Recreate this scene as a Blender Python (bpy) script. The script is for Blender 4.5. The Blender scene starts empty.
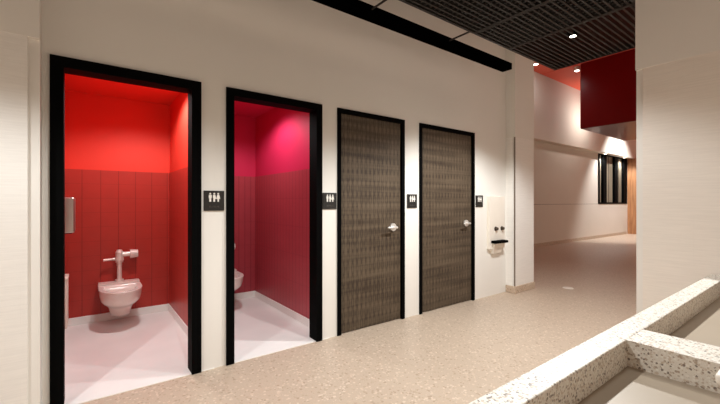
import bpy, bmesh, math, random
from mathutils import Vector, Matrix
random.seed(4)
C = bpy.context.scene.collection
S = bpy.context.scene
PI = math.pi

# ------------------------------------------------------------------ camera
cd = bpy.data.cameras.new('camera'); cam = bpy.data.objects.new('camera', cd); C.objects.link(cam)
cd.sensor_width = 36.0; cd.lens = 18.25; cd.clip_start = 0.02; cd.clip_end = 100
cam.location = (0, 0, 1.3); cam.rotation_euler = (PI/2, 0, -math.radians(36.85))
S.camera = cam

# ------------------------------------------------------------------ world, exposure
W = bpy.data.worlds.new('World'); S.world = W; W.use_nodes = True
bg = W.node_tree.nodes['Background']
bg.inputs[0].default_value = (1.0, 0.78, 0.61, 1); bg.inputs[1].default_value = 0.59
S.view_settings.view_transform = 'Standard'; S.view_settings.look = 'None'
S.view_settings.gamma = 1.0; S.view_settings.exposure = 0.0
S.view_settings.use_curve_mapping = False

WARM = (0.975, 1.0, 0.995)
def spot(name, loc, power, cone=120, blend=0.5, target=None, col=WARM, size=0.04):
    d = bpy.data.lights.new(name, 'SPOT'); d.energy = power; d.color = col
    d.spot_size = math.radians(cone); d.spot_blend = blend; d.shadow_soft_size = size
    o = bpy.data.objects.new(name, d); C.objects.link(o); o.location = loc
    v = (Vector(target) - Vector(loc)) if target else Vector((0, 0, -1))
    o.rotation_euler = v.to_track_quat('-Z', 'Y').to_euler()
    return o
def area(name, loc, power, sx, sy, target, col=WARM, spread=180):
    d = bpy.data.lights.new(name, 'AREA'); d.energy = power; d.color = col
    d.shape = 'RECTANGLE'; d.size = sx; d.size_y = sy; d.spread = math.radians(spread)
    o = bpy.data.objects.new(name, d); C.objects.link(o); o.location = loc
    v = Vector(target) - Vector(loc)
    o.rotation_euler = v.to_track_quat('-Z', 'Y').to_euler()
    return o

# ------------------------------------------------------------------ materials
def lin(c):
    return tuple(((v/255.)/12.92 if v/255. <= .04045 else (((v/255.)+.055)/1.055)**2.4) for v in c) + (1,)
class NT:
    def __init__(s, name, rough=.6, metal=0., spec=.5):
        s.m = bpy.data.materials.new(name); s.m.use_nodes = True
        s.t = s.m.node_tree; s.b = s.t.nodes['Principled BSDF']
        s.b.inputs['Roughness'].default_value = rough; s.b.inputs['Metallic'].default_value = metal
        s.b.inputs['Specular IOR Level'].default_value = spec
    def n(s, ty, **kw):
        x = s.t.nodes.new(ty)
        for k, v in kw.items(): setattr(x, k, v)
        return x
    def l(s, a, b): s.t.links.new(a, b)
    def coords(s): return s.n('ShaderNodeTexCoord').outputs['Object']
    def mapped(s, scale=(1, 1, 1), loc=(0, 0, 0)):
        mp = s.n('ShaderNodeMapping'); s.l(s.coords(), mp.inputs[0])
        mp.inputs['Scale'].default_value = scale; mp.inputs['Location'].default_value = loc
        return mp.outputs[0]
    def noise(s, vec, scale, detail=3, rough=.5):
        x = s.n('ShaderNodeTexNoise'); s.l(vec, x.inputs['Vector'])
        x.inputs['Scale'].default_value = scale; x.inputs['Detail'].default_value = detail; x.inputs['Roughness'].default_value = rough
        return x.outputs['Fac']
    def ramp(s, fac, stops, interp='LINEAR'):
        x = s.n('ShaderNodeValToRGB'); s.l(fac, x.inputs[0]); r = x.color_ramp; r.interpolation = interp
        while len(r.elements) < len(stops): r.elements.new(.5)
        for e, (p, c) in zip(r.elements, stops): e.position = p; e.color = c
        return x.outputs[0]
    def mix(s, fac, a, b, mode='MIX'):
        x = s.n('ShaderNodeMix', data_type='RGBA', blend_type=mode)
        for sock, v in ((x.inputs[0], fac), (x.inputs[6], a), (x.inputs[7], b)):
            if isinstance(v, bpy.types.NodeSocket): s.l(v, sock)
            else: sock.default_value = v
        return x.outputs[2]
    def math(s, op, a, b=None):
        x = s.n('ShaderNodeMath', operation=op)
        for sock, v in zip(x.inputs, (a, b)):
            if v is None: continue
            if isinstance(v, bpy.types.NodeSocket): s.l(v, sock)
            else: sock.default_value = v
        return x.outputs[0]
    def bump(s, h, strength=.3, dist=.01):
        x = s.n('ShaderNodeBump'); s.l(h, x.inputs['Height'])
        x.inputs['Strength'].default_value = strength; x.inputs['Distance'].default_value = dist
        s.l(x.outputs[0], s.b.inputs['Normal'])
    def col(s, v):
        if isinstance(v, bpy.types.NodeSocket): s.l(v, s.b.inputs['Base Color'])
        else: s.b.inputs['Base Color'].default_value = v
        return s.m
def plain(name, rgb, rough=.5, metal=0., var=.04, scale=6, spec=.5):
    k = NT(name, rough, metal, spec); c = lin(rgb)
    f = k.noise(k.coords(), scale)
    d = tuple(v*(1-var) for v in c[:3])+(1,); u = tuple(min(1, v*(1+var)) for v in c[:3])+(1,)
    return k.col(k.ramp(f, [(.3, d), (.7, u)]))
def emit(name, rgb, strength):
    k = NT(name); k.b.inputs['Emission Color'].default_value = lin(rgb); k.b.inputs['Emission Strength'].default_value = strength
    return k.col(lin(rgb))

def plaster(name, rgb):
    k = NT(name, .85, 0, .2); v = k.coords()
    c = lin(rgb); f = k.noise(v, 1.6, 4)
    k.bump(k.noise(v, 180, 2), .06, .002)
    return k.col(k.ramp(f, [(.3, tuple(x*.97 for x in c[:3])+(1,)), (.7, c)]))
M = {}
M['wall'] = plaster('painted_plaster', (234, 230, 223))
M['wall_far'] = plaster('corridor_plaster', (226, 216, 204))
def linen(name, rgb, axis):
    # wall tile with a fine combed, mostly horizontal grain
    k = NT(name, .6, 0, .35)
    sc = (5, 5, 110)
    v = k.mapped(sc); f = k.noise(v, 1.0, 4, .65)
    g = k.noise(k.mapped((45, 45, 50)), 1.0, 2)
    sep = k.n('ShaderNodeSeparateXYZ'); k.l(k.coords(), sep.inputs[0])
    cb = k.n('ShaderNodeCombineXYZ'); k.l(sep.outputs[axis], cb.inputs[0]); k.l(sep.outputs[2], cb.inputs[1])
    br = k.n('ShaderNodeTexBrick', offset=0.5); k.l(cb.outputs[0], br.inputs[0])
    br.inputs['Scale'].default_value = 1; br.inputs['Brick Width'].default_value = .6; br.inputs['Row Height'].default_value = .3
    br.inputs['Mortar Size'].default_value = .0015
    c = lin(rgb)
    base = k.ramp(f, [(.25, tuple(x*.93 for x in c[:3])+(1,)), (.75, tuple(min(1, x*1.03) for x in c[:3])+(1,))])
    base = k.mix(k.math('MULTIPLY', br.outputs['Fac'], .03), base, lin((150, 140, 128)))
    k.bump(k.math('ADD', f, k.math('MULTIPLY', g, .4)), .22, .004)
    return k.col(base)
M['linen_x'] = linen('combed_wall_tile', (239, 235, 229), 0)
M['linen_y'] = linen('combed_wall_tile_side', (236, 228, 218), 1)

def terrazzo(name, base, chips, scale, rough, amount=.5, spec=.5):
    k = NT(name, rough, 0, spec); v = k.coords()
    vo = k.n('ShaderNodeTexVoronoi', feature='F1'); k.l(v, vo.inputs['Vector']); vo.inputs['Scale'].default_value = scale
    vo.inputs['Randomness'].default_value = 1
    sep = k.n('ShaderNodeSeparateColor'); k.l(vo.outputs['Color'], sep.inputs[0])
    st = []
    n = len(chips)
    for i, ch in enumerate(chips): st.append((i/n, lin(ch)))
    cc = k.ramp(sep.outputs[0], st, 'CONSTANT')
    size = k.math('MULTIPLY', sep.outputs[1], .75)           # chips of different size
    d = k.math('LESS_THAN', vo.outputs['Distance'], k.math('ADD', size, -.75*(1-amount)))
    fine = k.noise(v, scale*2.2, 2)
    ground = k.ramp(fine, [(.35, tuple(x*.9 for x in lin(base)[:3])+(1,)), (.65, lin(base))])
    return k.col(k.mix(d, ground, cc))
M['floor'] = terrazzo('beige_terrazzo', (196, 176, 156), [(182, 162, 141), (206, 186, 166), (193, 171, 150), (172, 150, 130), (212, 194, 176)], 55, .4, .9, .35)
M['base'] = terrazzo('terrazzo_base', (200, 178, 156), [(170, 146, 124), (214, 194, 174)], 45, .45, .8)
M['counter'] = terrazzo('white_terrazzo', (226, 219, 208), [(172, 156, 140), (230, 224, 214), (206, 192, 176), (232, 227, 218), (128, 116, 106), (198, 182, 164), (178, 160, 142)], 150, .4, 1.05)
M['stall_floor'] = plain('white_stall_floor', (244, 242, 238), .35, 0, .03, 3)

def tile(name, rgb, grout, bw, rh, ax, x0, z0, mortar):
    k = NT(name, .38, 0, .4)
    sep = k.n('ShaderNodeSeparateXYZ'); k.l(k.coords(), sep.inputs[0])
    def joint(v, step, w):
        t = k.math('FRACT', k.math('MULTIPLY', v, 1/step))
        t = k.math('MINIMUM', t, k.math('SUBTRACT', 1.0, t))
        return k.math('LESS_THAN', t, w/step)
    vx = joint(k.math('SUBTRACT', sep.outputs[ax], x0), bw, mortar)       # open upright joints
    hz = joint(k.math('SUBTRACT', sep.outputs[2], z0), rh, mortar*.7)     # finer level joints
    c = lin(rgb)
    n = k.noise(k.coords(), 9, 3)
    base = k.ramp(n, [(.3, tuple(x*.93 for x in c[:3])+(1,)), (.7, c)])
    base = k.mix(k.math('MULTIPLY', hz, .4), base, lin(grout))
    base = k.mix(k.math('MULTIPLY', vx, .85), base, lin(grout))
    k.bump(k.math('SUBTRACT', 1.0, k.math('MAXIMUM', vx, hz)), .2, .002)
    return k.col(base)
for ax, a in ((0, 'x'), (1, 'y')):
    M['red_tile_'+a] = tile('red_wall_tile_'+a, (180, 52, 42), (128, 34, 26), .162, .155, ax, -.038 if ax == 0 else 4.87, .10, .003)
    M['mag_tile_'+a] = tile('wine_wall_tile_'+a, (176, 66, 76), (132, 40, 54), .081, .31, ax, .90 if ax == 0 else 4.87, .10, .004)
M['red_paint'] = plain('red_paint', (226, 62, 46), .55, 0, .02, 2, .3)
M['mag_paint'] = plain('magenta_paint', (206, 40, 82), .55, 0, .02, 2, .3)
M['bulk_red'] = plain('deep_red_gloss', (118, 0, 4), .3, 0, .04, 1.5, .3)
M['ceil_red'] = plain('coral_red_ceiling', (232, 104, 80), .6, 0, .03, 1.5, .3)
M['dark_ceiling'] = plain('dark_ceiling', (60, 50, 44), .9)
M['black'] = plain('black_metal', (3, 3, 3), .7, 0, .1, 6, .05)
M['slat'] = plain('dark_bronze_slat', (30, 25, 21), .55, .0, .12, 9)
M['beam'] = plain('black_housing', (2, 2, 2), .9, 0, .1, 6, .0)
M['porcelain'] = plain('white_porcelain', (240, 228, 220), .12, 0, .01)
M['white'] = plain('white_enamel', (238, 230, 218), .35, 0, .015)
M['chrome'] = plain('satin_chrome', (232, 228, 222), .35, .6, .03)
M['steel'] = plain('brushed_steel', (190, 184, 178), .38, .9, .05)
M['sign'] = plain('black_sign', (26, 23, 20), .45, 0, .05)
M['sign_edge'] = plain('sign_white_print', (236, 232, 224), .5, 0, .01)
M['sign_grey'] = plain('sign_grey_dots', (92, 86, 80), .5)
M['basin'] = plain('beige_solid_surface', (162, 147, 129), .4, 0, .03, 3)
M['dark_trim'] = plain('bronze_trim', (120, 104, 90), .45, .4)
M['glassdark'] = plain('dim_window_pane', (138, 126, 108), .3, 0, .15, 1.2)
M['steel_bar'] = plain('grey_glazing_bar', (96, 86, 76), .5)
M['lamp'] = emit('downlight_disc', (255, 246, 230), 12)

k = NT('ogee_veneer', .5, 0, .2)                     # door face: columns of lens shapes in staggered bands
sep = k.n('ShaderNodeSeparateXYZ'); k.l(k.coords(), sep.inputs[0])
x, z = sep.outputs[0], sep.outputs[2]
wv = k.math('MULTIPLY', k.math('SINE', k.math('MULTIPLY', z, 2*PI/.23)), .24)
u = k.math('MULTIPLY', x, 1/.056)
def line(s_):
    t = k.math('FRACT', k.math(s_, u, wv)); t = k.math('ABSOLUTE', k.math('SUBTRACT', t, .5))
    return t
la, lb = line('ADD'), line('SUBTRACT')
lens = k.math('MINIMUM', la, lb)
band = k.math('MULTIPLY_ADD', k.math('SINE', k.math('MULTIPLY', z, 2*PI/.42)), .10)
grain = k.noise(k.mapped((190, 190, 5)), 1, 4, .6)
rows = k.noise(k.mapped((.8, .8, 16)), 1, 3, .6)
f = k.math('ADD', k.math('MULTIPLY', lens, .5), k.math('MULTIPLY', grain, .6))
f = k.math('ADD', f, k.math('MULTIPLY', rows, .6))
M['veneer'] = k.col(k.ramp(f, [(.30, lin((26, 21, 17))), (.55, lin((64, 53, 43))), (.85, lin((102, 88, 72)))]))
k = NT('warm_wood', .5)
M['wood'] = k.col(k.ramp(k.noise(k.mapped((22, 22, 1.6)), 1, 5, .6), [(.3, lin((150, 98, 62))), (.7, lin((196, 142, 98)))]))

# ------------------------------------------------------------------ mesh helpers
def B(): return bmesh.new()
def abox(bm, x0, x1, y0, y1, z0, z1, bev=0, seg=2):
    r = bmesh.ops.create_cube(bm, size=1.0)
    for v in r['verts']:
        v.co = Vector(((x0+x1)/2 + v.co.x*(x1-x0), (y0+y1)/2 + v.co.y*(y1-y0), (z0+z1)/2 + v.co.z*(z1-z0)))
    if bev:
        es = list({e for v in r['verts'] for e in v.link_edges})
        bmesh.ops.bevel(bm, geom=es, offset=bev, segments=seg, profile=.5, affect='EDGES')
    return bm
def atube(bm, p, q, r0, r1=None, n=24):
    p, q = Vector(p), Vector(q); d = q-p
    mt = Matrix.Translation((p+q)/2) @ d.to_track_quat('Z', 'Y').to_matrix().to_4x4()
    bmesh.ops.create_cone(bm, cap_ends=True, segments=n, radius1=r0, radius2=r0 if r1 is None else r1, depth=d.length, matrix=mt)
    return bm
def rings(bm, rs, cap0=True, cap1=True):
    vr = [[bm.verts.new(c) for c in r] for r in rs]
    n = len(rs[0])
    for a, b in zip(vr, vr[1:]):
        for i in range(n): bm.faces.new((a[i], a[(i+1) % n], b[(i+1) % n], b[i]))
    if cap0: bm.faces.new(list(reversed(vr[0])))
    if cap1: bm.faces.new(vr[-1])
    return bm
def obj(name, bm, mat, parent=None, smooth=False):
    bmesh.ops.recalc_face_normals(bm, faces=bm.faces[:])
    me = bpy.data.meshes.new(name); bm.to_mesh(me); bm.free()
    me.materials.append(M[mat] if isinstance(mat, str) else mat)
    if smooth:
        me.set_sharp_from_angle(angle=math.radians(38))
        for p in me.polygons: p.use_smooth = True
        try: me.set_sharp_from_angle(angle=math.radians(38))
        except Exception: pass
    o = bpy.data.objects.new(name, me); C.objects.link(o)
    if parent: o.parent = parent
    return o
def struct(name, bm, mat, parent=None, label=None):
    o = obj(name, bm, mat, parent)
    if not parent:
        o['kind'] = 'structure'
        if label: o['label'] = label
    return o
def tag(o, label, cat, group=None):
    o['label'] = label; o['category'] = cat
    if group: o['group'] = group
    return o
def thing(name, label, cat, loc=(0, 0, 0), group=None):
    o = bpy.data.objects.new(name, None); C.objects.link(o); o.location = loc; o.empty_display_size = .1
    return tag(o, label, cat, group)
def sroot(name, label, loc=(0, 0, 0)):
    o = bpy.data.objects.new(name, None); C.objects.link(o); o.location = loc
    o['kind'] = 'structure'; o['label'] = label
    return o
def dup(root, loc, label):
    r = root.copy(); C.objects.link(r); r.location = loc; r['label'] = label
    for ch in list(root.children):
        c = ch.copy(); C.objects.link(c); c.parent = r
        for g in list(ch.children):
            d = g.copy(); C.objects.link(d); d.parent = c
    return r

# ------------------------------------------------------------------ the shell
D = 2.97           # face of the wall with the doors
TOP = 4.9
struct('floor', abox(B(), -2.6, 21, -2.6, 5.6, -.1, 0), 'floor', label='beige speckled terrazzo floor')
struct('ceiling', abox(B(), -2.6, 5.46, -2.6, 5.6, TOP, TOP+.1), 'dark_ceiling', label='dark ceiling above the slatted panels')
struct('ceiling', abox(abox(B(), 5.46, 10.25, -2.6, 5.6, TOP, TOP+.1), 10.29, 21, -2.6, 5.6, TOP, TOP+.1), 'ceil_red', label='coral red ceiling over the corridor')

F = dict(s1=(-.182, .702), s2=(.890, 1.772), d3=(1.947, 2.842), d4=(3.080, 4.118))   # frame outer edges
FT = 2.215
bm = B(); xs = -.30
for a, b in F.values():
    abox(bm, xs, a, D, D+.11, 0, FT); xs = b
abox(bm, xs, 5.45, D, D+.11, 0, FT)
abox(bm, -.30, 5.45, D, D+.11, FT, TOP)
struct('wall_back', bm, 'wall', label='off-white wall holding the four doorways')
struct('wall_corridor', abox(B(), 5.30, 5.45, D+.11, 5.4, 0, TOP), 'wall')

# left block: upper part flush with combed tile cladding, narrow recessed corner strip below
wl = struct('wall_left', abox(abox(B(), -2.6, -.218, 2.815, D, 2.25, TOP), -2.6, -.218, 2.84, D, 0, 2.25), 'wall', label='projecting wall block at the left edge')
obj('tile_cladding', abox(B(), -2.6, -.270, 2.817, 2.84, 0, 2.25), 'linen_x', wl)
# right wall
XR = 3.165
wr = struct('wall_right', abox(abox(B(), XR, XR+.3, -2.6, .915, 2.25, TOP), XR+.022, XR+.3, -2.6, .915, 0, 2.25), 'wall', label='tiled wall behind the trough sink')
obj('tile_cladding', abox(B(), XR+.002, XR+.022, -2.6, .872, 0, 2.25), 'linen_y', wr)
# column beside the last door
XC = 4.872
co = struct('column', abox(abox(B(), XC, 5.395, 2.83, D, 2.225, TOP), XC+.012, 5.395, 2.842, D, 0, 2.225), 'wall', label='square off-white column right of the wall dispenser')
obj('tile_cladding', abox(abox(B(), XC+.014, 5.395, 2.832, 2.842, .1, 2.225), XC+.002, XC+.012, 2.86, D, .1, 2.225), 'linen_x', co)
obj('corner_trim', abox(B(), XC, XC+.012, 2.829, 2.843, .1, 2.225), 'dark_trim', co)
obj('cove_base', abox(B(), XC-.014, 5.409, 2.816, D, 0, .1, .008), 'base', co)

# far end of the corridor
fw = struct('wall_far', abox(abox(B(), 5.45, 14.80, 5.4, 5.55, 1.235, 3.2), 5.45, 21, 5.39, 5.55, 0, 1.225), 'wall_far', label='corridor wall under the soffit')
obj('reveal_joint', abox(B(), 5.45, 21, 5.402, 5.55, 1.225, 1.235), 'dark_trim', fw)
obj('wall_panel', abox(B(), 17.62, 21, 5.4, 5.55, 1.235, 3.2), 'wall_far', fw)
obj('wall_infill', abox(B(), 14.80, 17.62, 5.4, 5.55, 3.10, 3.2), 'wall_far', fw)
struct('ceiling_soffit', abox(B(), 5.45, 21, 5.17, 5.55, 3.06, TOP), 'wall_far', label='white band above the corridor wall')
struct('baseboard_far', abox(B(), 5.45, 17.6, 5.378, 5.39, 0, .1), 'base')
struct('wall_end', abox(B(), 20.9, 21, -2.6, 5.39, 0, TOP), 'wall_far')
wc = struct('column', abox(B(), 17.72, 20.4, 5.02, 5.39, 0, 3.06), 'wood', label='wood-clad pier right of the corridor window')

# window of the corridor: black frame, three panes
w = sroot('window_1', 'black-framed three-light window in the corridor wall', (14.8, 5.4, 1.235))
bm = B()
abox(bm, 0, 2.82, -.03, .08, 0, .05); abox(bm, 0, 2.82, -.03, .08, 1.80, 1.865)
for a, b in ((0, .10), (.42, .72), (1.52, 1.84), (2.46, 2.82)): abox(bm, a, b, -.03, .08, .05, 1.80)
obj('window_frame', bm, 'black', w)
for a, b in ((.10, .42), (.72, 1.52), (1.84, 2.46)):
    obj('pane', abox(B(), a, b, .055, .065, .05, 1.80), 'glassdark', w)
    obj('glazing_bar', abox(B(), (a+b)/2-.012, (a+b)/2+.012, .04, .055, .05, 1.80), 'steel_bar', w)
struct('wall_behind_window', abox(B(), 14.6, 17.8, 5.56, 5.6, 1.0, 3.2), 'dark_ceiling')

# deep red box hung below the red ceiling
bm = abox(B(), 10.28, 13.4, .4, 4.17, 3.2, TOP, .03, 3)
struct('ceiling_bulkhead', bm, 'bulk_red', label='large deep red box hanging over the corridor')

# ------------------------------------------------------------------ toilet stalls
def stall(x0, x1, paint, tl, word):
    yb, zc, y0 = 4.88, 2.46, D+.11
    t = .045; tz = 1.645
    wb = struct('wall_stall_back', abox(B(), x0-t, x1+t, yb, yb+t, 0, zc), paint, label='back wall of the %s stall' % word)
    obj('tile_wainscot', abox(B(), x0, x1, yb-.008, yb, 0, tz), tl+'_x', wb)
    a = struct('wall_stall_left', abox(B(), x0-t, x0, y0, yb, 0, zc), paint, label='left wall of the %s stall' % word)
    obj('tile_wainscot', abox(B(), x0, x0+.008, y0, yb-.008, 0, tz), tl+'_y', a)
    b = struct('wall_stall_right', abox(B(), x1, x1+t, y0, yb, 0, zc), paint, label='right wall of the %s stall' % word)
    obj('tile_wainscot', abox(B(), x1-.008, x1, y0, yb-.008, 0, tz), tl+'_y', b)
    struct('ceiling_stall', abox(B(), x0-t, x1+t, y0, yb+t, zc, zc+.05), paint, label='ceiling of the %s stall' % word)
    struct('floor_stall', abox(B(), x0, x1, D-.005, yb, 0, .005), 'stall_floor', label='white floor of the %s stall' % word)
    bz = .085
    struct('baseboard_back', abox(B(), x0+.02, x1-.02, yb-.022, yb-.008, .005, bz, .003), 'stall_floor')
    struct('baseboard_left', abox(B(), x0+.008, x0+.022, y0, yb-.008, .005, bz, .003), 'stall_floor')
    struct('baseboard_right', abox(B(), x1-.022, x1-.008, y0, yb-.008, .005, bz, .003), 'stall_floor')
stall(-.20, .80, 'red_paint', 'red_tile', 'red')
stall(.895, 1.86, 'mag_paint', 'mag_tile', 'magenta')

def frame_bm(a, b, w, y0, y1, top):
    bm = B()
    abox(bm, a, a+w, y0, y1, 0, top); abox(bm, b-w, b, y0, y1, 0, top); abox(bm, a+w, b-w, y0, y1, top-w, top)
    return bm
struct('trim_1', frame_bm(*F['s1'], .068, D-.018, D+.12, FT), 'black', label='black frame of the red stall doorway')
struct('trim_2', frame_bm(*F['s2'], .062, D-.018, D+.12, FT), 'black', label='black frame of the magenta stall doorway')

# closed doors
def door(n, a, b, lab):
    r = sroot('door_%d' % n, lab, (a, D, 0)); wd = b-a
    obj('door_frame', frame_bm(0, wd, .042, -.014, .11, FT), 'black', r)
    obj('door_leaf', abox(B(), .046, wd-.046, .012, .055, .008, FT-.046), 'veneer', r)
    hx = wd-.046-.115
    h = obj('door_handle', atube(atube(B(), (hx, .012, 1.025), (hx, -.004, 1.025), .042, n=32), (hx, -.004, 1.025), (hx, -.055, 1.025), .013), 'chrome', r, True)
    bm = B(); abox(bm, hx-.125, hx+.014, -.066, -.046, 1.014, 1.036, .008, 3)
    obj('lever', bm, 'chrome', h, True)
door(1, *F['d3'], 'closed dark patterned door nearer the magenta stall')
door(2, *F['d4'], 'closed dark patterned door nearer the column')

# ------------------------------------------------------------------ baffle ceiling: five panels of dark slats
ZG = 2.80
tees = [-1.4, .86, 1.82, 2.765, 3.32, 4.275]
names = ['slatted dark ceiling panel at the left end of the row, above the camera', 'slatted dark ceiling panel second from the left end of the row',
         'dark egg-crate ceiling panel just left of the strut to the black beam', 'narrow dark egg-crate ceiling panel right of the strut to the black beam',
         'dark slatted ceiling panel at the right end of the row, holding the lit downlight']
DLX = [-1.0, .5, 2.0, 3.518]
for i, (a, b) in enumerate(zip(tees, tees[1:])):
    ya = .95 if b > XR-.02 else .30
    yb = 2.0
    r = thing('baffle_ceiling_panel', names[i], 'ceiling panel', (a, yb, ZG), 'dark slatted ceiling panels')
    wd, ln = b-a, yb-ya
    bm = B()
    abox(bm, .003, wd-.003, -.022, 0, 0, .07); abox(bm, .003, wd-.003, -ln, -ln+.022, 0, .07)
    abox(bm, .003, .018, -ln+.022, -.022, 0, .07); abox(bm, wd-.018, wd-.003, -ln+.022, -.022, 0, .07)
    obj('panel_frame', bm, 'slat', r)
    bm = B(); n = int(ln/.047)
    for q in range(1, n):
        y = -ln*q/n
        abox(bm, .018, wd-.018, y-.008, y+.008, .004, .06)
    if i < 4:
        m = int(wd/.05)
        for q in range(1, m):
            x = wd*q/m
            abox(bm, x-.006, x+.006, -ln+.022, -.022, .012, .058)
    obj('slats', bm, 'slat', r)
    bm = B()
    for px_ in (.12, wd-.12):
        for py_ in (-ln*.3, -ln*.75):
            atube(bm, (px_, py_, .05), (px_, py_, TOP-ZG), .003, n=8)
    obj('hanger_rods', bm, 'slat', r)

# downlights set in the slats: one can be seen lit, the rest of the row lights the doors from out of frame
dl = thing('downlight', 'small lit round downlight in the dark slatted ceiling near the red box', 'downlight', (DLX[3], 1.485, ZG), 'downlights of the slatted ceiling')
obj('housing', atube(B(), (0, 0, -.002), (0, 0, .055), .034, n=32), 'black', dl, True)
obj('lamp_disc', atube(B(), (0, 0, -.004), (0, 0, -.002), .024, n=32), 'lamp', dl, True)
for q, x in enumerate(DLX):
    if q < 3: dup(dl, (x, 1.485, ZG), 'round downlight of the slatted ceiling, beyond the top of the photo')
    spot('downlight_lamp', (x, 1.485, ZG-.03), (122, 68, 92, 260)[q], (125, 125, 125, 136)[q], .4)
for x, pw in ((-.3, 4), (1.6, 33)):                                    # row over the sink
    dup(dl, (x, .66, ZG), 'round downlight of the slatted ceiling, over the trough sink')
    spot('downlight_lamp', (x, .66, ZG-.03), pw, 105, .6, size=.12)

# black linear housing hung beside the grid
r = thing('linear_housing', 'long black rectangular beam hung along the wall above the doors', 'ceiling beam', (3.85, 2.33, ZG))
obj('housing', abox(B(), -5.2, 0, -.06, .06, 0, .07, .003), 'beam', r)
for x in (.86, 1.82, 2.765):
    obj('strut', abox(B(), x-3.85-.006, x-3.85+.006, -.33, -.06, .03, .042), 'slat', r)

# ------------------------------------------------------------------ signs beside the doorways
def fig(cx, kind):
    bm = B(); y0, y1 = -.0145, -.011
    def poly(pts):
        rings(bm, [[(cx+px_, y0, pz) for px_, pz in pts], [(cx+px_, y1, pz) for px_, pz in pts]])
    poly([(.0068*math.cos(t), .054+.0068*math.sin(t)) for t in [2*PI*q/14 for q in range(14)]])
    if kind == 0: poly([(-.011, .045), (.011, .045), (.011, .02), (.007, .02), (.007, -.008), (-.007, -.008), (-.007, .02), (-.011, .02)])
    elif kind == 1: poly([(-.008, .045), (.008, .045), (.015, .014), (.006, .014), (.005, -.008), (-.005, -.008), (-.006, .014), (-.015, .014)])
    else: poly([(-.010, .045), (.008, .045), (.015, .014), (.006, .014), (.006, -.008), (-.007, -.008), (-.007, .02), (-.010, .02)])
    return bm
def sign(cx, lab):
    r = thing('restroom_sign', lab, 'sign', (cx, D, 1.31), 'restroom signs beside the doorways')
    obj('plate', abox(B(), -.077, .077, -.011, 0, -.078, .078, .003), 'sign', r)
    for q, c in enumerate((-.03, 0, .03)): obj('figure', fig(c, (0, 2, 1)[q]), 'sign_edge', r)
    bm = B()
    for q in range(9):
        for zz in (0, .007):
            if (q*3+int(zz*1000)) % 4 != 1: atube(bm, (-.034+q*.0085, -.011, -.05+zz), (-.034+q*.0085, -.0135, -.05+zz), .0022, n=8)
    obj('braille', bm, 'sign_grey', r)
    return r
s0 = sign(.797, 'black restroom sign between the red and the magenta stall')
dup(s0, (1.860, D, 1.31), 'black restroom sign between the magenta stall and the first closed door')
dup(s0, (2.960, D, 1.31), 'black restroom sign between the two closed doors')
dup(s0, (4.225, D, 1.31), 'black restroom sign right of the last door, near the column')

# ------------------------------------------------------------------ toilets
def dshape(hw, front, z, back=0., cx=0., n=28, bulge=.5):
    # flat back, straight sides, elliptical front (towards -y)
    ys = -(front*bulge)
    pts = [(-hw, -back), (-hw, -back+(ys+back)*.33), (-hw, -back+(ys+back)*.66)]
    for q in range(n+1):
        t = PI + PI*q/n
        pts.append((hw*math.cos(t), ys + (front*(1-bulge))*math.sin(t)))
    pts += [(hw, -back+(ys+back)*.66), (hw, -back+(ys+back)*.33), (hw, -back)]
    pts += [(hw*.5, -back), (0, -back), (-hw*.5, -back)]
    return [(cx+a, b, z) for a, b in pts]
def toilet(loc, lab):
    r = thing('toilet', lab, 'toilet', loc, 'wall hung toilets')
    outer = [dshape(.080, .31, .105, bulge=.66), dshape(.090, .33, .118, bulge=.66), dshape(.104, .37, .185, bulge=.6), dshape(.122, .42, .220, bulge=.58),
             dshape(.150, .49, .245), dshape(.174, .54, .280), dshape(.184, .565, .330), dshape(.190, .58, .385), dshape(.193, .585, .393), dshape(.193, .585, .402), dshape(.189, .580, .407)]
    inner = [dshape(.150, .545, .407, .17), dshape(.140, .530, .398, .18), dshape(.132, .515, .36, .19), dshape(.105, .45, .28, .22), dshape(.06, .36, .22, .25)]
    bm = rings(B(), outer+inner)
    obj('bowl', bm, 'porcelain', r, True)
    bm = rings(B(), [dshape(.188, .115, z, .0, bulge=.95) for z in (.408, .425)])
    obj('back_deck', bm, 'porcelain', r, True)
    fp = obj('flush_pipe', atube(atube(B(), (0, -.065, .42), (0, -.065, .66), .023), (0, -.065, .42), (0, -.065, .450), .040), 'chrome_pipe', r, True)
    obj('coupling', atube(B(), (0, -.065, .60), (0, -.065, .635), .026), 'chrome_pipe', fp, True)
    vb = obj('flush_valve', atube(atube(atube(B(), (0, -.065, .635), (0, -.065, .745), .036), (0, -.065, .745), (0, -.065, .775), .038, .024), (0, -.065, .655), (0, -.065, .69), .042), 'chrome_pipe', r, True)
    obj('flush_handle', atube(atube(B(), (-.03, -.065, .675), (-.06, -.065, .675), .015), (-.06, -.065, .675), (-.145, -.075, .672), .012, .014), 'chrome_pipe', vb, True)
    bm = atube(B(), (.02, -.065, .722), (.10, -.065, .722), .026)
    atube(bm, (.10, -.065, .722), (.175, -.065, .722), .050, .042, 32); atube(bm, (.132, -.065, .722), (.132, 0, .722), .018); atube(bm, (.132, -.012, .722), (.132, 0, .722), .036)
    obj('stop_valve', bm, 'chrome_pipe', vb, True)
    return r
M['chrome_pipe'] = plain('polished_valve_metal', (240, 230, 222), .35, .25, .02)
t1 = toilet((.29, 4.872, 0), 'white wall-hung toilet on the red tiled wall of the first stall')
dup(t1, (1.375, 4.872, 0), 'white wall-hung toilet partly hidden in the magenta stall')

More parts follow.
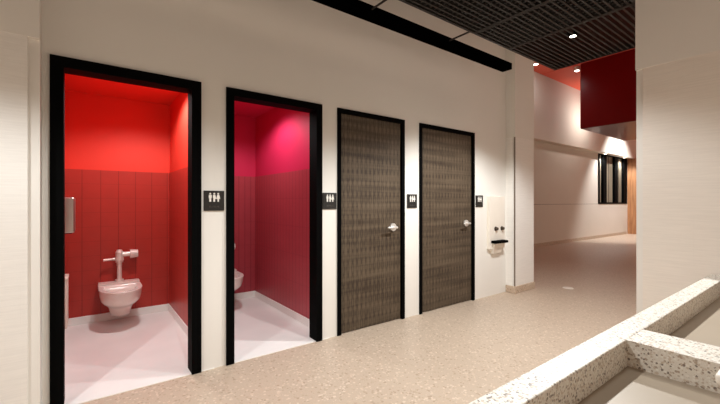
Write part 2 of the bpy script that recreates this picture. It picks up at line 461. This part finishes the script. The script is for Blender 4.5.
# metal tissue dispenser and small white bin on the red stall's left wall
r = thing('tissue_dispenser', 'brushed metal tissue dispenser on the left wall of the red stall', 'dispenser', (-.192, 4.0, 1.04))
bm = B(); abox(bm, 0, .115, -.11, .11, 0, .30, .018, 4); obj('casing', bm, 'steel', r, True)
obj('slot', abox(B(), .02, .095, -.08, .08, -.006, 0), 'black', r)
r = thing('sanitary_bin', 'narrow white bin low on the left wall of the red stall', 'bin', (-.192, 4.25, .18))
obj('casing', abox(B(), 0, .058, -.12, .12, 0, .42, .008, 3), 'white', r, True)
obj('lid', abox(B(), 0, .062, -.123, .123, .42, .45, .006, 2), 'white', r, True)

# ------------------------------------------------------------------ white wall dispenser by the column
r = thing('wall_dispenser', 'white wall unit with two dark nozzles and a black tray beside the column', 'dispenser', (4.60, D, .53))
obj('back_panel', abox(B(), -.20, .165, -.05, 0, .12, .85, .006), 'white', r)
M['steel_dark'] = plain('dark_nozzle', (92, 82, 72), .35, .8)
for x in (-.065, .085):
    obj('nozzle', atube(atube(B(), (x, -.05, .40), (x, -.085, .40), .020), (x, -.05, .40), (x, -.056, .40), .030), 'steel_dark', r, True)
obj('tray', abox(B(), -.17, .115, -.135, -.0, .205, .240, .006), 'black', r)
bm = rings(B(), [[(-.12, -.05, .06), (.06, -.05, .06), (.06, 0, .06), (-.12, 0, .06)], [(-.15, -.10, .20), (.095, -.10, .20), (.095, 0, .20), (-.15, 0, .20)]])
obj('drain_shroud', bm, 'white', r)

# ------------------------------------------------------------------ terrazzo trough sink in the foreground
ZT = .845; ZB = .755
XE = XR; Y0, Y1 = -.22, .515; YI = .437; YK = -.06
r = thing('trough_sink', 'long white speckled terrazzo trough sink with two basins in the foreground', 'sink', (0, 0, 0))
XL = -.55
bm = B()
abox(bm, XL, XE, YI, Y1, .60, ZT, .004); abox(bm, XL, XE, Y0, YK, .60, ZT, .004)
abox(bm, XL, XL+.10, YK, YI, .60, ZT); abox(bm, XE-.10, XE, YK, YI, .60, ZT)
obj('rim', bm, 'counter', r)
pr = [(1.425, ZT), (1.590, ZT), (1.575, .62), (1.462, .62)]
obj('divider', rings(B(), [[(a, YI, b) for a, b in pr], [(a, YK, b) for a, b in pr]]), 'counter', r)
for a, b in ((XL+.10, 1.46), (1.577, XE-.10)):
    bs = obj('basin', abox(B(), a, b, YK, YI, .62, ZB), 'basin', r)
    obj('drain', atube(B(), ((a+b)/2, .1, ZB), ((a+b)/2, .1, ZB+.004), .03), 'chrome', bs, True)
obj('base_panel', abox(B(), XL+.05, XE, Y0+.02, Y1-.06, 0, .60), 'wall', r)
r = thing('faucet', 'white spout reaching over the near basin at the lower right edge', 'faucet', (1.29, -.10, ZT))
obj('post', atube(B(), (0, 0, 0), (0, 0, .05), .022), 'white', r, True)
obj('spout', abox(B(), -.035, .035, -.03, .298, -.0, .028, .008, 3), 'white', r, True)

# ------------------------------------------------------------------ small things and lamps of the corridor
r = tag(obj('floor_outlet', atube(B(), (0, 0, 0), (0, 0, .006), .075, .068, 32), 'white', None, True), 'small round white cover plate on the corridor floor', 'floor outlet')
r.location = (5.825, 2.53, 0)
sd = thing('soffit_light', 'left one of two small lights over the corridor window', 'downlight', (15.1, 5.27, 3.06), 'lights over the corridor window')
obj('housing', atube(B(), (0, 0, -.006), (0, 0, .05), .06, n=24), 'white', sd, True)
obj('lamp_disc', atube(B(), (0, 0, -.012), (0, 0, -.006), .045, n=24), 'lamp', sd, True)
dup(sd, (17.0, 5.27, 3.06), 'right one of two small lights over the corridor window')
for x in (15.1, 17.0): spot('soffit_lamp', (x, 5.25, 3.03), 95, 140, .6)
# stall lamps, one round fitting in each stall ceiling
for (x, y, pw, w_) in ((.50, 3.95, 88, 'round ceiling light inside the red stall'), (1.42, 3.90, 60, 'round ceiling light inside the magenta stall')):
    r = thing('stall_light', w_, 'ceiling light', (x, y, 2.46), 'ceiling lights of the stalls')
    obj('housing', atube(B(), (0, 0, -.006), (0, 0, 0), .06, n=24), 'white', r, True)
    obj('lamp_disc', atube(B(), (0, 0, -.010), (0, 0, -.006), .045, n=24), 'lamp', r, True)
    spot('stall_lamp', (x, y, 2.44), pw, 150, .5, size=.07)

r = thing('floor_uplight', 'small lit uplight on the floor at the foot of the wood-clad pier', 'uplight', (18.3, 4.85, 0))
obj('housing', atube(B(), (0, 0, 0), (0, 0, .03), .09, n=24), 'white', r, True)
obj('lamp_disc', atube(B(), (0, 0, .03), (0, 0, .036), .07, n=24), 'lamp', r, True)
spot('uplight_lamp', (18.3, 4.80, .08), 170, 110, .7, (18.5, 5.02, 2.0))

# wall washers in the red ceiling, aimed at the white band
sl = thing('ceiling_washer', 'small white light at the red ceiling, just above the column edge', 'spotlight', (9.15, 4.75, TOP), 'lights in the red ceiling')
obj('housing', atube(B(), (0, 0, -.10), (0, 0, 0), .07, n=24), 'white', sl, True)
obj('lamp_disc', atube(B(), (0, 0, -.106), (0, 0, -.10), .05, n=24), 'lamp', sl, True)
dup(sl, (10.47, 4.32, TOP), 'small white light at the red ceiling, left of the deep red box')
spot('washer_lamp', (9.15, 4.7, TOP-.14), 24, 160, .8, (9.6, 5.17, 3.4))
dup(sl, (15.8, 3.6, TOP), 'added unseen light at the red ceiling, far right behind the tiled wall')
spot('washer_lamp', (15.8, 3.6, TOP-.14), 800, 80, .5, (16.0, 5.4, 1.2), size=.1)  # unseen washer added to brighten the right part of the corridor wall
cf = thing('added_band_light', 'long slim white housing of an added fill lamp, unseen behind the deep red box', 'added fill light', (12.0, 4.17, 3.9))
obj('housing', abox(B(), -1.2, 1.2, .001, .03, -.05, .05, .004), 'white', cf)
area('band_fill_lamp', (12.25, 4.215, 3.9), 32, 2.0, .09, (12.0, 5.17, 4.0), (1, .93, .86))  # fill lamp added out of view to brighten the white band and red ceiling
